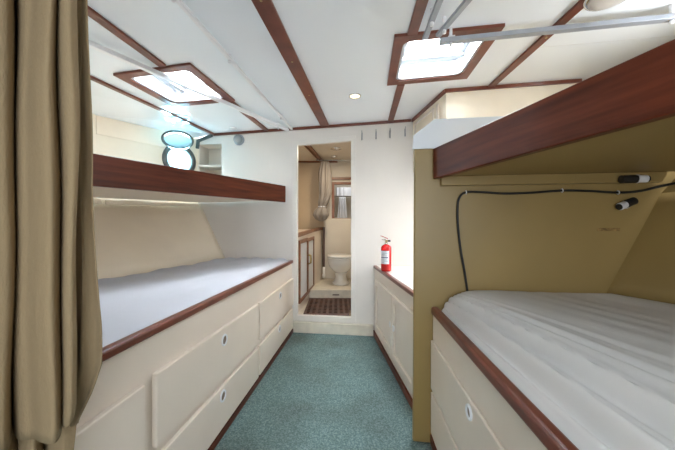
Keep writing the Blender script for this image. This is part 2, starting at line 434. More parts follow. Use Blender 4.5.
# right side hull and the space behind the partition
RT = [(1.85, 2.62, 2.03), (1.98, 2.0, 2.03), (2.10, 1.28, 2.03), (2.18, .9, 2.03), (2.25, .3, 2.03), (2.25, -1.7, 2.03)]
RM = [(1.25, 2.68, 1.16), (1.34, 2.0, 1.16), (1.388, 1.28, 1.154), (1.55, .9, 1.154), (1.8, .3, 1.154), (1.9, -1.7, 1.154)]
RB = [(1.0, 2.71, .64), (1.11, 2.0, .66), (1.177, 1.307, .72), (1.272, 1.1, .72), (1.6, .3, .72), (1.7, -1.7, .72)]
RF = [(p[0], p[1], 0) for p in RB]
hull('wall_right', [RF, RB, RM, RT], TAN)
r = bpy.data.objects.new('window_5', None); COL.objects.link(r); r.location = (1.10, 2.25, 1.02); struct(r)  # unseen porthole, added around the counter light
ra = Vector((-1, .05, -.35)).normalized(); rc = Vector((1.155, 2.25, 1.0))
MB().ring(rc, ra, .13, .016, 36).build('ring', DULL, r, smooth=True)
MB().lathe([(.125, -.003), (.125, .003)], rc, ra, 32).build('pane', GLASS, r)
r = bpy.data.objects.new('window_7', None); COL.objects.link(r); r.location = (1.80, 1.05, 1.60); struct(r)  # invented porthole ring around the added ceiling fill, out of view
rc = Vector((1.80, 1.05, 1.66)); ra = Vector((-1, .1, -.3)).normalized()
MB().ring(rc, ra, .145, .016, 36).build('ring', DULL, r, smooth=True)
# aft end of the cabin (behind the camera), with an unseen opening added for the rear fill light
m = MB(); m.plate([(-2.3, 0), (2.3, 0), (2.3, 2.03), (-2.3, 1.90)], [[(-.55, .5), (.75, .5), (.75, 1.85), (-.55, 1.85)]], lambda x, z: (x, -1.70, z), lambda x, z: (x, -1.73, z))
struct(m.build('wall_rear', CREAM))

# ---------------------------------------------------------------- transverse partition at the foot of the right bunks
def part_y(x): return 1.46 - .13*x
m = MB()
pout = [(.357, 0), (1.07, 0), (1.19, .72), (1.40, 1.154), (1.60, 1.506), (.452, 1.506), (.365, 1.437)]
m.plate(pout, [], lambda x, z: (x, part_y(x), z), lambda x, z: (x, part_y(x)+.022, z))
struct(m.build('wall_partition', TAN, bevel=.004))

# ---------------------------------------------------------------- left lower bunk
LF = Fr((-.435, 2.885), (-.639, .735), 1)              # u aft, n to the passage
if LF.n.x < 0: LF.n = -LF.n
LEN = 2.19
b_ = thing('lower_bunk', 'cream lower bunk with drawers on the left side of the passage', 'bunk', LF.p(1.2, 0, 0))
m = MB(); LF.box(m, .004, LEN, -.02, 0, .03, .655); m.build('front_panel', CREAM, b_)
m = MB()
m.plate([tuple(LF.p(.004, -.02, 0)[:2]), tuple(LF.p(LEN, -.02, 0)[:2]), (-1.60, .735), (-1.545, 1.2), (-1.385, 1.82), (-1.11, 2.955)], [],
        lambda x, y: (x, y, .60), lambda x, y: (x, y, .62)); m.build('bunk_board', CREAM, b_)
m = MB(); ep = LF.p(LEN, -.02, 0); m.box(-1.58, ep[0], ep[1], ep[1]+.02, .03, .655); m.build('end_panel', CREAM, b_)
m = MB(); LF.box(m, .004, LEN, -.022, .012, .655, .683); m.build('rail', TRIM, b_, bevel=.007)
def ring_pull(fr, u, z, n, par, R=.024, mat=WHITEP):
    ax = (fr.n.x, fr.n.y, 0)
    p = MB().ring(fr.p(u, n+.002, z), ax, R, .0045, 28, 8).build('ring_pull', mat, par, smooth=True)
    MB().lathe([(R-.002, -.0005), (R-.002, .0008)], fr.p(u, n+.0005, z), ax, 24).build('finger_hole', PULLIN, p)
    return p
def drawer(fr, u0, u1, a0, a1, b0, b1, par, name='drawer', th=.021, mat=CREAM):   # a at u0 (bottom, top), b at u1
    mm = MB(); fr.box(mm, u0, u1, .0005, th, a0, a1, b0, b1)
    return mm.build(name, mat, par, bevel=.005)
d = drawer(LF, .03, .935, .262, .515, .268, .513, b_); ring_pull(LF, .480, .455, .021, d)
d = drawer(LF, .05, .935, .048, .235, .042, .235, b_); ring_pull(LF, .500, .195, .021, d)
d = drawer(LF, .960, 1.905, .262, .513, .285, .53, b_); ring_pull(LF, 1.435, .463, .021, d)
d = drawer(LF, .960, 1.95, .042, .235, .042, .25, b_); ring_pull(LF, 1.449, .200, .021, d)
d = drawer(LF, 1.955, 2.19, .05, .522, .05, .522, b_, 'locker_door')
m = MB(); LF.box(m, .0, LEN, .0008, .020, .0, .036, .0, .036)
struct(m.build('baseboard_left', WOOD, bevel=.002))
# mattress with a rumpled sheet
def mat_left(a, b):
    Y = lerp(2.945, .77, b)
    xi = LF.p(max(.0, (2.885-Y)/abs(LF.d.y)), 0, 0)[0] - .026
    xo = poly_at(HB, Y)[0] + .02 + .03
    if Y > 2.8: pass
    X = lerp(xi, xo, a)
    y = Y if a < 1 else Y
    yb = min(Y, bulk_y(X) - .012)
    z = .676 + .018*min(1, a*6)*1.0
    z += .006*math.sin(9*Y+3*a)*math.sin(5*a*PI) * min(1, a*4)
    e = max(0, a-.72)/.28
    z += e*(.004*math.sin(13*Y+4*a) + .003*math.sin(31*Y-9*a) + .004)
    f = max(0, (b < .12)*(1-b/.12))
    z += f*(.006*math.sin(30*a+Y*8) + .004)
    return (X, yb, z)
m = MB(); m.grid(40, 120, mat_left)
def skirt(mm, zb):                                     # close a sheet down to a flat base
    edges = [e for e in mm.bm.edges if e.is_boundary]
    r = bmesh.ops.extrude_edge_only(mm.bm, edges=edges)
    for v in [g for g in r['geom'] if isinstance(g, bmesh.types.BMVert)]: v.co.z = zb
skirt(m, .622)
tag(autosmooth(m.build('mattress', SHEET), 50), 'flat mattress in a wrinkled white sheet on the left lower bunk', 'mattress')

# ---------------------------------------------------------------- left upper bunk
UR = Fr((-.490, 2.899), (-1.186, 1.467), 1)
if UR.n.x < 0: UR.n = -UR.n
UL = 2.75
def urz(u): return -.017*u
ub = thing('upper_bunk', 'left upper bunk with a deep varnished mahogany board', 'bunk', UR.p(1.3, 0, 1.2))
m = MB(); UR.box(m, .018, UL, -.028, 0, 1.238, 1.396, 1.238+urz(UL), 1.396+urz(UL)); m.build('mahogany_board', WOOD, ub, bevel=.004)
def deck_z(x, y):
    u = (Vector((x, y)) - UR.o).dot(UR.d); return 1.250 + urz(u)
e = UR.p(UL, -.03, 0)
m = MB(); m.plate([UR.p(.045, -.03, 0)[:2], e[:2], (-2.17, e[1]), (-2.06, 1.6), (-1.85, 2.345), (-1.60, 2.645), (-1.36, 2.975)], [],
        lambda x, y: (x, y, deck_z(x, y)), lambda x, y: (x, y, deck_z(x, y)+.02)); m.build('deck', CREAM, ub)
m = MB()
hf = Fr((-1.385, 2.995), (-1.885, 2.37), 1)
if hf.n.x < 0: hf.n = -hf.n
hf.box(m, .03, hf.L-.03, .040, .06, 1.20, 1.226, 1.185, 1.215)
h2 = Fr((-1.885, 2.37), (-2.12, 1.6), 1)
if h2.n.x < 0: h2.n = -h2.n
h2.box(m, .02, h2.L, .040, .06, 1.185, 1.215, 1.165, 1.195); m.build('bearer', HULL, ub)

# ---------------------------------------------------------------- right cabinet with fire extinguisher
CF = Fr((.342, 2.788), (.4275, 1.61), 1)
if CF.n.x > 0: CF.n = -CF.n
CL = 1.36 - .17
c_ = thing('low_cabinet', 'low cream cabinet with two panelled doors on the right of the doorway', 'cabinet', CF.p(.6, -.2, 0))
m = MB(); CF.box(m, .004, CL, -.02, 0, .0, .62); m.build('front_panel', CREAM, c_)
m = MB(); far = CF.p(.004, -.02, 0); nr = CF.p(CL, -.02, 0)
m.plate([far[:2], nr[:2], (1.10, nr[1]), (1.08, 2.0), (.98, bulk_y(.98)-.005)], [], lambda x, y: (x, y, .621), lambda x, y: (x, y, .645)); m.build('countertop', CREAMW, c_)
m = MB(); CF.box(m, .004, CL, -.0195, .010, .621, .647); m.build('edge_rail', TRIM, c_, bevel=.006)
def cab_door(u0, u1, z0, z1, ku, kz):
    mm = MB(); fw = .045
    mm.plate([(u0, z0), (u1, z0), (u1, z1), (u0, z1)], [[(u0+fw, z0+fw), (u1-fw, z0+fw), (u1-fw, z1-fw), (u0+fw, z1-fw)]],
             lambda u, z: CF.p(u, .0006, z), lambda u, z: CF.p(u, .020, z))
    dd_ = mm.build('door', CREAM, c_, bevel=.004)
    mm = MB(); CF.box(mm, u0+fw+.002, u1-fw-.002, .0008, .006, z0+fw+.002, z1-fw-.002); mm.build('panel', CREAM, dd_, bevel=.003)
    ring_pull(CF, ku, kz, .016, dd_, .017)
cab_door(.12, .700, .10, .535, .668, .318); cab_door(.710, 1.185, .10, .535, .752, .318)
m = MB(); CF.box(m, .0, CL, .0008, .014, .0, .045); struct(m.build('baseboard_right', WOOD, bevel=.002))

x, y = .394, 2.43
e_ = thing('fire_extinguisher', 'small red fire extinguisher standing on the low cabinet', 'fire extinguisher', (x, y, .6475))
MB().lathe([(.034, 0), (.040, .006), (.041, .02), (.041, .190), (.036, .203), (.024, .212), (.014, .216)], (x, y, .6475), n=36).build('cylinder', RED, e_, smooth=True)
m = MB()
for k in range(14):
    a0, a1 = PI*1.02+k*PI*.62/14, PI*1.02+(k+1)*PI*.62/14
    for rr in (.0416,): m.face([(x+rr*math.cos(a0), y+rr*math.sin(a0), .708), (x+rr*math.cos(a1), y+rr*math.sin(a1), .708), (x+rr*math.cos(a1), y+rr*math.sin(a1), .813), (x+rr*math.cos(a0), y+rr*math.sin(a0), .813)])
lb = m.build('label', LABEL, e_)
def bandm(z0, z1, f0, f1):
    mm = MB()
    for k in range(8):
        a0 = PI*(1.02+.62*lerp(f0, f1, k/8)); a1 = PI*(1.02+.62*lerp(f0, f1, (k+1)/8)); rr = .0421
        mm.face([(x+rr*math.cos(a0), y+rr*math.sin(a0), z0), (x+rr*math.cos(a1), y+rr*math.sin(a1), z0), (x+rr*math.cos(a1), y+rr*math.sin(a1), z1), (x+rr*math.cos(a0), y+rr*math.sin(a0), z1)])
    return mm
bandm(.756, .763, .1, .9).build('label_stripe', INK, lb)
for zz, ff in ((.793, .85), (.783, .6), (.773, .8), (.740, .7), (.730, .85), (.720, .5)): bandm(zz, zz+.0025, .15, ff).build('label_line', ALU, lb)
MB().lathe([(.014, 0), (.014, .012), (.010, .014), (.010, .035), (.013, .036), (.013, .046)], (x, y, .862), n=18).build('valve', CHROME, e_, smooth=True)
MB().bar((x+.012, y, .911), (x-.045, y-.01, .933), .014, .004).build('squeeze_lever', RED, e_)
MB().bar((x+.012, y, .898), (x-.036, y-.01, .902), .014, .004).build('carry_handle', CHROME, e_)
MB().lathe([(.011, 0), (.011, .012)], (x, y-.012, .891), (0, -1, 0), 16).build('gauge', BRASS, e_)
MB().lathe([(.006, 0), (.008, .022)], (x+.012, y, .891), (1, 0, 0), 12).build('nozzle', BLACK, e_)

# upper locker above the cabinet
LKc = [(.690, bulk_y(.69)-.004), (.776, 2.147), (1.66, 2.05), (1.60, bulk_y(1.6)-.02)]
l_ = thing('upper_locker', 'cream overhead locker in the far right corner under the ceiling', 'locker', (1.1, 2.4, 1.5))
m = MB(); m.plate(LKc, [], lambda x, y: (x, y, 1.50), lambda x, y: (x, y, ceil_z(x)-.001)); m.build('body', HULL, l_)
KF = Fr(LKc[0], LKc[1], 1)
if KF.n.x > 0: KF.n = -KF.n
def frame_panel(fr, u0, u1, z0, z1, nm, par, fw=.02):
    mm = MB(); mm.plate([(u0, z0), (u1, z0), (u1, z1), (u0, z1)], [[(u0+fw, z0+fw), (u1-fw, z0+fw), (u1-fw, z1-fw), (u0+fw, z1-fw)]],
             lambda u, z: fr.p(u, .0006, z), lambda u, z: fr.p(u, .009, z))
    return mm.build(nm, CREAM, par, bevel=.002)
frame_panel(KF, .05, .42, 1.54, 1.93, 'door_moulding', l_)
m = MB(); KF.box(m, .475, .50, .0006, .012, 1.52, 1.93); m.build('stile', CREAM, l_)
m = MB(); KF.box(m, .0, KF.L, .0006, .016, ceil_z(.69)-.026, ceil_z(.69)-.001, ceil_z(.776)-.026, ceil_z(.776)-.001); m.build('cornice', TRIM, l_)
SF = Fr(LKc[1], LKc[2], 1)
if SF.n.y > 0: SF.n = -SF.n
m = MB(); SF.box(m, -.012, SF.L, .0006, .016, ceil_z(.776)-.024, ceil_z(.776)-.001, ceil_z(1.66)-.024, ceil_z(1.66)-.001); m.build('cornice', TRIM, l_)

# ---------------------------------------------------------------- right lower bunk
RBF = Fr((.447, 1.392), (.36, 0.0), 1)
RBF.o = Vector((.4445, 1.397)); 
if RBF.n.x > 0: RBF.n = -RBF.n
RLn = 1.75
rb = thing('lower_bunk', 'cream lower bunk with drawers on the right side behind the partition', 'bunk', RBF.p(.9, 0, 0))
m = MB(); RBF.box(m, 0, RLn, -.02, 0, .0, .602); m.build('front_panel', CREAM, rb)
m = MB(); m.plate([RBF.p(0, -.02, 0)[:2], RBF.p(RLn, -.02, 0)[:2], (1.6, -.35), (1.56, .3), (1.23, 1.1), (1.14, 1.30)], [], lambda x, y: (x, y, .55), lambda x, y: (x, y, .57)); m.build('bunk_board', CREAM, rb)
m = MB(); RBF.box(m, 0, RLn, -.024, .010, .606, .642); m.build('rail', TRIM, rb, bevel=.010)
d = drawer(RBF, .004, 1.10, .262, .487, .262, .487, rb, th=.012); ring_pull(RBF, .485, .450, .012, d, .019, WHITEP)
d = drawer(RBF, .004, 1.10, .055, .247, .055, .247, rb, th=.012); ring_pull(RBF, .485, .17, .012, d, .019, WHITEP)
m = MB(); RBF.box(m, 0, RLn, .0008, .012, .0, .045); m.build('kickboard', WOOD, rb)
def mat_right(a, b):
    Y0 = lerp(1.385, -.30, b)
    u = (1.397-Y0)/abs(RBF.d.y)
    xi = RBF.p(u, -.026, 0)[0]
    Yc = Y0
    xo = poly_at(RB, Y0)[0] - .015 if Y0 < 1.29 else 1.165
    aa = a**1.5
    X = lerp(xi, xo, aa)
    s = X - xi
    Y = min(Y0, part_y(X) - .022)
    near = min(1, u/1.0)
    wdt = .050 + .09*near
    rise = 1 - math.exp(-(s/wdt)**1.15)
    z = .630 + .098*rise
    # long soft gathers fanning out from the far corner
    fan = s/(.035 + .20*u + .02)
    amp = .0190*math.exp(-((fan-.55)/.60)**2)*math.exp(-(s/.34)**2) * min(1, u*6+.25)
    z += amp*(math.sin(fan*21 + .8*math.sin(3*u)) + .55*math.sin(fan*37+2.0*u+1)) * min(1, s/.02)
    z += .0010*math.sin(70*X+20*Y)*math.exp(-((s-.42)/.16)**2)
    z += .004*math.sin(6*X+4*Y)*min(1, s/.2)
    if u < .05: z -= .045*(1-u/.05)**2*(0.25+.75*math.exp(-s/.10))
    return (X, Y, z)
m = MB(); m.grid(150, 140, mat_right); skirt(m, .572)
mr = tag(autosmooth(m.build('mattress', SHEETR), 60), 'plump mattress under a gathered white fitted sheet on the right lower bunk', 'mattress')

# ---------------------------------------------------------------- right upper bunk
RU = Fr((.455, 1.45), (.663, .585), 1)
RU.o = Vector((.440, 1.384)); RU.d = (Vector((.663, .585)) - Vector((.457, 1.45))).normalized(); RU.n = Vector((RU.d.y, -RU.d.x))
if RU.n.x > 0: RU.n = -RU.n
RUL = 1.9
ru = thing('upper_bunk', 'right upper bunk with a broad dark mahogany board nearest the camera', 'bunk', RU.p(.8, 0, 1.2))
m = MB(); RU.box(m, 0, RUL, -.03, 0, 1.232, 1.372); m.build('mahogany_board', WOOD, ru, bevel=.004)
m = MB(); RU.box(m, .002, RUL, -.046, -.0305, 1.258, 1.380); m.build('lining_strip', CREAM, ru, bevel=.002)
m = MB(); ee = RU.p(RUL, -.03, 0)
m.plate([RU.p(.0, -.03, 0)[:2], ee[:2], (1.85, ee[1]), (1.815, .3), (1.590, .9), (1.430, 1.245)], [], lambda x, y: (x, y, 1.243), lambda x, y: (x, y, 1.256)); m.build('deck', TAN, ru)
m = MB(); m.plate([(.352, 1.376), (1.44, 1.376), (1.62, 1.512), (.450, 1.512), (.356, 1.440)], [], lambda x, z: (x, part_y(x)-.0005, z), lambda x, z: (x, part_y(x)-.007, z)); m.build('skylit_partition_top', SKYLIT, ru, bevel=.002)  # pale facing added to put skylight on the partition top
m = MB(); m.hexa([(.475, part_y(.475)-.03, 1.20), (1.36, part_y(1.36)-.03, 1.20), (1.36, part_y(1.36)-.003, 1.20), (.475, part_y(.475)-.003, 1.20),
                  (.475, part_y(.475)-.03, 1.243), (1.38, part_y(1.38)-.03, 1.243), (1.38, part_y(1.38)-.003, 1.243), (.475, part_y(.475)-.003, 1.243)])
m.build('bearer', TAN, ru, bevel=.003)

# cable along the partition
def wp(px, py, off=.0110):                              # measured on the partition plane
    t = (px-337.5)/300; y = (1.46 - off)/(1+.13*t)
    return Vector((t*y, y, 1.02+(224.5-py)/300*y))
pth = [wp(*p) for p in ((468, 294), (467, 288), (464, 268), (460.5, 248), (458, 226), (457.5, 208), (459, 198), (465, 192), (480, 191.5), (505, 193), (535, 192), (562, 190), (590, 190.5), (618, 192), (640, 190.5))]
pth += [Vector((1.362, 1.25, 1.185)), Vector((1.415, 1.13, 1.20)), Vector((1.59, .75, 1.215))]
def smooth_path(P, k=6):
    out = []
    for i in range(len(P)-1):
        p0, p1, p2, p3 = P[max(i-1, 0)], P[i], P[i+1], P[min(i+2, len(P)-1)]
        for j in range(k):
            t = j/k; out.append(.5*((2*p1) + (-p0+p2)*t + (2*p0-5*p1+4*p2-p3)*t*t + (-p0+3*p1-3*p2+p3)*t**3))
    out.append(P[-1]); return out
cb = thing('cable', 'black cable clipped across the panel above the right mattress', 'cable', tuple(wp(467, 288)))
MB().tube(smooth_path(pth), .0052, 10).build('cable_run', BLACK, cb, smooth=True)
for p in ((466, 191.8), (562, 190), (618, 192)):
    q = wp(*p)
    MB().ring(q, (1, -.13, .1), .0075, .0022, 16, 6).build('cable_clip', WHITEP, cb)
# small swivelling lights on the partition
def spot(label, px, py, ang, k=1, o_=0):
    c = wp(px, py, .022+o_)
    t = thing('reading_light', label, 'light', tuple(wp(px, py, .0)), 'small reading lights over the right mattress')
    ax = Vector((math.cos(ang), -.13, math.sin(ang))).normalized()
    bs = wp(px, py, .0012+o_)
    MB().lathe([(.018, 0), (.018, .006), (.012, .009)], bs, (-.13, -1, 0), 20).build('mount', WHITEP, t)
    MB().tube([c, c+ax*.034*k, c+ax*.036*k], [.015, .016, .012], 16).build('lamp_head', WHITEP, t)
    MB().tube([c-ax*.003, c-ax*.06*k], [.0165, .0165], 16).build('lamp_barrel', BLACK, t)
    MB().bar(bs + Vector((0, -.006, 0)), c + Vector((0, 0, 0)), .014, .014).build('arm', CHROME, t)
    MB().tube([c+ax*.0365*k, c+ax*.042*k], [.013, .013], 14).build('switch', BLACK, t)
spot('black and white swivel reading light above the cable', 637, 178.5, 0, 1, .031)
spot('tilted white reading light with black end below the cable', 625, 204, PI+.35, .8)
q0, q1 = wp(597, 229, .0022), wp(620, 229, .0022)
m = MB().bar(q0, q1, .0012, .014, (0, 0, 1)); mres = MB()
tag(m.build('tape_residue', paint('brown adhesive residue', (.32, .20, .07), .6, .3, 60)), 'short strip of brown tape residue on the panel above the right mattress', 'tape')

# ---------------------------------------------------------------- curtain tracks
def track(a, b, label, z=None, mat=WHITEP, w_=.022, h_=.016, clips=(), grp='curtain tracks under the ceiling', drop=.012):
    za = ceil_z(a[0])-drop-h_/2; zb = ceil_z(b[0])-drop-h_/2
    A = Vector((a[0], a[1], za)); B = Vector((b[0], b[1], zb))
    t = thing('curtain_track', label, 'curtain track', tuple(A), grp)
    MB().bar(A, B, w_, h_).build('channel', mat, t, bevel=.003)
    for c in clips:
        p = A.lerp(B, c); d_ = (B-A).normalized()
        MB().bar(p - d_*.016 + Vector((0, 0, h_/2+.0002)), p + d_*.016 + Vector((0, 0, h_/2+.0002)), w_*1.35, .003).bar(p+Vector((0, 0, h_/2)), p+Vector((0, 0, h_/2+drop)), .012, .012, (0, 1, 0)).build('bracket', WHITEP, t)
        MB().lathe([(.008, 0), (.009, .01), (.005, .02)], p+Vector((0, 0, -h_/2-.016)), n=12).build('glider', WHITEP, t, smooth=True)
    return t
track((-.435, 2.845), (-.775, .16), 'white ceiling curtain track left of the central mahogany beam', clips=(.12, .45, .62), drop=.016)
track((-.470, 2.845), (-1.21, 1.44), 'white curtain track passing diagonally under the left hatch', clips=(.09,), w_=.030, h_=.024, drop=.022)
track((.425, 1.46), (.39, .8), 'grey curtain track leftmost of the pair running up from the right hatch', mat=ALU, clips=(.2,), w_=.026, drop=.045)
track((.482, 1.44), (.62, .75), 'grey curtain track right of the pair running up from the right hatch', mat=ALU, clips=(.08,), w_=.026, drop=.045)
track((.50, 1.475), (1.85, 1.30), 'grey curtain track crossing sideways from the right hatch over the mahogany board', mat=ALU, clips=(.04, .74), w_=.034, h_=.022, drop=.05)

# ---------------------------------------------------------------- curtain at the near end of the left bunks
def curtain(name_pts, top, hem, nz=40, edge=None, rnd=.0):
    P = smooth_path([Vector((a, b, 0)) for a, b in name_pts], 10)
    mm = MB(); n = len(P)
    def f(i, j):
        p = P[min(n-1, int(round(i*(n-1))))]
        zb = hem(p.x, i); z = lerp(top, zb, j)
        x, y = p.x, p.y
        wv = .0025*math.sin(7*j+11*i) + .0015*math.sin(17*j+5*i)
        x += wv; y += wv*.6
        if edge: x, y = edge(x, y, z, i, j)
        return (x, y, z)
    mm.grid(n, nz, f); return mm
def cp(px, Y): return ((px-337.5)/300*Y, Y)
ct = thing('curtain', 'beige cloth curtain bunched in heavy folds at the left edge', 'curtain', (-.62, .6, .5))
front = [cp(-190, .46), cp(-150, .50), cp(-110, .47), cp(-75, .52), cp(-40, .53), cp(-8, .56), cp(6, .575), cp(11.5, .60), cp(13, .645), cp(14, .645), cp(16, .61), cp(22, .600), cp(30, .600), cp(40, .585), cp(50, .58), cp(56, .60), cp(58, .622), cp(60, .615), cp(64, .598), cp(70, .598), cp(74, .615), cp(75.5, .635)]
def edge1(x, y, z, i, j):
    k = (1.9-z)/1.3
    return x + .004*k*i, y
def hem1(x, i): return .60 + .085*max(0, min(1, (x+.62)/.25)) + .012*math.sin(40*x)
o = curtain(front, 1.90, lambda x, i: .585 + .06*i**4, 60, edge1).build('main_fold', CLOTH, ct, smooth=True, solid=.003)
flap = [cp(71, .665), cp(74, .655), cp(77, .650), cp(80, .656), cp(83, .658), cp(86, .652)]
def edge2(x, y, z, i, j):
    # the free edge swings out towards the bunk rail, then tucks back at the hem
    w_ = 0
    ks = [(1.93, -.008), (1.4, .004), (1.1, .010), (.95, .024), (.80, .036), (.72, .036), (.66, .016), (.58, -.022)]
    for (za, wa), (zb, wb) in zip(ks, ks[1:]):
        if zb <= z <= za: w_ = lerp(wa, wb, (za-z)/(za-zb))
    return x + w_*i, y
curtain(flap, 1.90, lambda x, i: .585, 60, edge2).build('edge_flap', CLOTH, ct, smooth=True, solid=.003)
under = [cp(-150, .52), cp(-60, .56), cp(0, .60), cp(14, .64), cp(17, .655), cp(20, .635), cp(34, .62), cp(41, .645), cp(43.5, .665), cp(47, .65), cp(60, .645), cp(74, .665)]
curtain(under, .85, lambda x, i: .36, 20).build('tucked_hem', CLOTH, ct, smooth=True, solid=.003)

# ---------------------------------------------------------------- ceiling and wall fittings
dlz = ceil_z(.128)
t = thing('recessed_downlight', 'small lit chrome rimmed downlight in the middle of the ceiling', 'ceiling light', (.128, 2.202, dlz))
MB().ring((.128, 2.202, dlz-.003), (0, 0, 1), .040, .006, 32).build('rim', CHROME, t, smooth=True)
MB().lathe([(.035, 0), (.030, .003)], (.128, 2.202, dlz-.006), n=28).build('lamp', LAMPON, t)
x, y = 1.145, 1.262; z = ceil_z(x)
t = thing('dome_light', 'round white dome light on the ceiling at the top right', 'ceiling light', (x, y, z))
MB().lathe([(.088, -.001), (.090, -.012), (.084, -.022), (.076, -.024)], (x, y, z), n=40).build('rim', CHROME, t, smooth=True)
MB().lathe([(.074, -.0245), (.066, -.032), (.04, -.038), (.01, -.040)], (x, y, z), n=40).build('diffuser', paint('opal diffuser', (.62, .60, .58), .4), t, smooth=True)
x, y = -.99, 2.84; z = ceil_z(x)
tag(MB().lathe([(.035, -.001), (.034, -.010), (.026, -.014), (.004, -.014)], (x, y, z), n=28).build('ceiling_cap', WHITEP, smooth=True), 'small round white cap on the ceiling above the grey wall lamp', 'cap')
wl = BK.p(bu(-.968), 0, 1.857)
t = thing('wall_lamp', 'round grey lamp high on the bulkhead left of the doorway', 'lamp', wl)
nb = Vector((BK.n.x, BK.n.y, 0))
MB().lathe([(.052, .001), (.054, .010), (.045, .022)], wl, nb, 30).build('base', ALU, t, smooth=True)
MB().lathe([(.044, .0225), (.042, .045), (.030, .062), (.008, .07)], wl, nb, 30).build('lamp_head', paint('grey lamp shell', (.30, .33, .34), .35), t, smooth=True)
hk = ['leftmost', 'second from left', 'third from left', 'rightmost']
proto = None
for k, (u, z) in enumerate(((1.552, 1.848), (1.682, 1.853), (1.810, 1.858), (1.946, 1.868))):
    base = BK.p(u, 0, z)
    lab = 'chrome coat hook on the bulkhead right of the doorway, %s of four' % hk[k]
    if proto is None:
        proto = thing('coat_hook', lab, 'hook', base, 'coat hooks right of the doorway')
        MB().bar(Vector(base)+nb*.003+Vector((0, 0, -.035)), Vector(base)+nb*.003+Vector((0, 0, .035)), .012, .005, nb).build('back_plate', STEEL, proto, bevel=.0015)
        b0 = Vector(base)+nb*.006
        MB().tube(smooth_path([b0+Vector((0, 0, .02)), b0+nb*.02+Vector((0, 0, .026)), b0+nb*.032+Vector((0, 0, .045))], 4), .003, 8).build('upper_prong', STEEL, proto)
        MB().tube(smooth_path([b0+Vector((0, 0, -.01)), b0+nb*.012+Vector((0, 0, -.036)), b0+nb*.026+Vector((0, 0, -.036)), b0+nb*.032+Vector((0, 0, -.016))], 4), .0045, 8).build('lower_prong', STEEL, proto)
    else:
        c = proto.copy(); COL.objects.link(c); c.location = base; c['label'] = lab
        for ch in proto.children:
            q = ch.copy(); COL.objects.link(q); q.parent = c

# ---------------------------------------------------------------- washroom beyond the doorway
hz = 1.965
m = MB(); m.box(-.80, .55, 2.99, 5.5, .09, .118); struct(m.build('floor_washroom', STEPM))
m = MB(); m.box(-.80, .55, 3.0, 5.5, hz, hz+.03); struct(m.build('ceiling_washroom', GREYW))
m = MB(); m.box(-.83, -.80, 2.99, 5.5, .1, hz); struct(m.build('wall_left_washroom', WARM))
m = MB(); m.box(.55, .58, 2.82, 5.5, .1, hz); struct(m.build('wall_right_washroom', GREYW))
m = MB(); m.box(-.80, .55, 5.47, 5.50, .118, hz); struct(m.build('wall_far_washroom', GREYW))
m = MB(); m.plate([(-.80, .118), (.55, .118), (.55, hz), (-.80, hz)], [[(-.045, 1.12), (.40, 1.12), (.40, 1.62), (-.045, 1.62)]], lambda x, z: (x, 4.46, z), lambda x, z: (x, 4.49, z))
struct(m.build('wall_washroom', WARM))
# putty panel behind the shower curtain and upper wall
m = MB(); m.plate([(-.19, 1.12), (-.046, 1.12), (-.046, 1.635), (.55, 1.635), (.55, hz-.002), (-.22, hz-.002)], [], lambda x, z: (x, 4.45, z), lambda x, z: (x, 4.4595, z)); struct(m.build('trim_washroom', GREYW))
m = MB(); m.box(-.20, .549, 4.36, 4.459, .236, 1.115); struct(m.build('wall_half_height', GREYW, bevel=.004))
# raised sole with riser
m = MB(); m.plate([(-.342, 3.62), (-.312, 3.93), (-.219, 4.358), (.549, 4.358), (.549, 3.62)], [], lambda x, y: (x, y, .119), lambda x, y: (x, y, .234)); struct(m.build('floor_platform', STEPM, bevel=.004))
m = MB(); m.box(-.06, .02, 3.612, 3.619, .172, .184); tag(m.build('vent_slot', DKWOOD), 'short dark slot in the riser behind the wooden grating', 'vent')
# ceiling beams in the washroom
for a, b, w_ in (((-.35, 3.45), (-.22, 4.40), .035), ((-.395, 3.45), (-.255, 4.40), .012), ((-.80, 4.43), (.0, 4.43), .04)):
    m = MB().bar((a[0], a[1], hz-.012), (b[0], b[1], hz-.012), w_, .02); struct(m.build('trim_%d' % ti[0], ORWOOD)); ti[0] += 1
# brown frame of the far opening
m = MB(); m.plate([(-.085, 1.10), (.44, 1.10), (.44, 1.655), (-.085, 1.655)], [[(-.045, 1.125), (.40, 1.125), (.40, 1.62), (-.045, 1.62)]], lambda x, z: (x, 4.449, z), lambda x, z: (x, 4.43, z))
struct(m.build('window_6', ORWOOD, bevel=.003))
m = MB(); m.hexa([(-.12, 4.42, 1.69), (.549, 4.42, 1.69), (.549, 4.449, 1.69), (-.12, 4.449, 1.69), (-.12, 4.42, 1.725), (.549, 4.42, 1.725), (.549, 4.449, 1.725), (-.12, 4.449, 1.725)])
struct(m.build('trim_%d' % ti[0], ORWOOD)); ti[0] += 1
m = MB().bar((-.12, 4.435, 1.71), (-.185, 4.435, 1.86), .022, .03, (0, 1, 0)); struct(m.build('trim_%d' % ti[0], ORWOOD)); ti[0] += 1
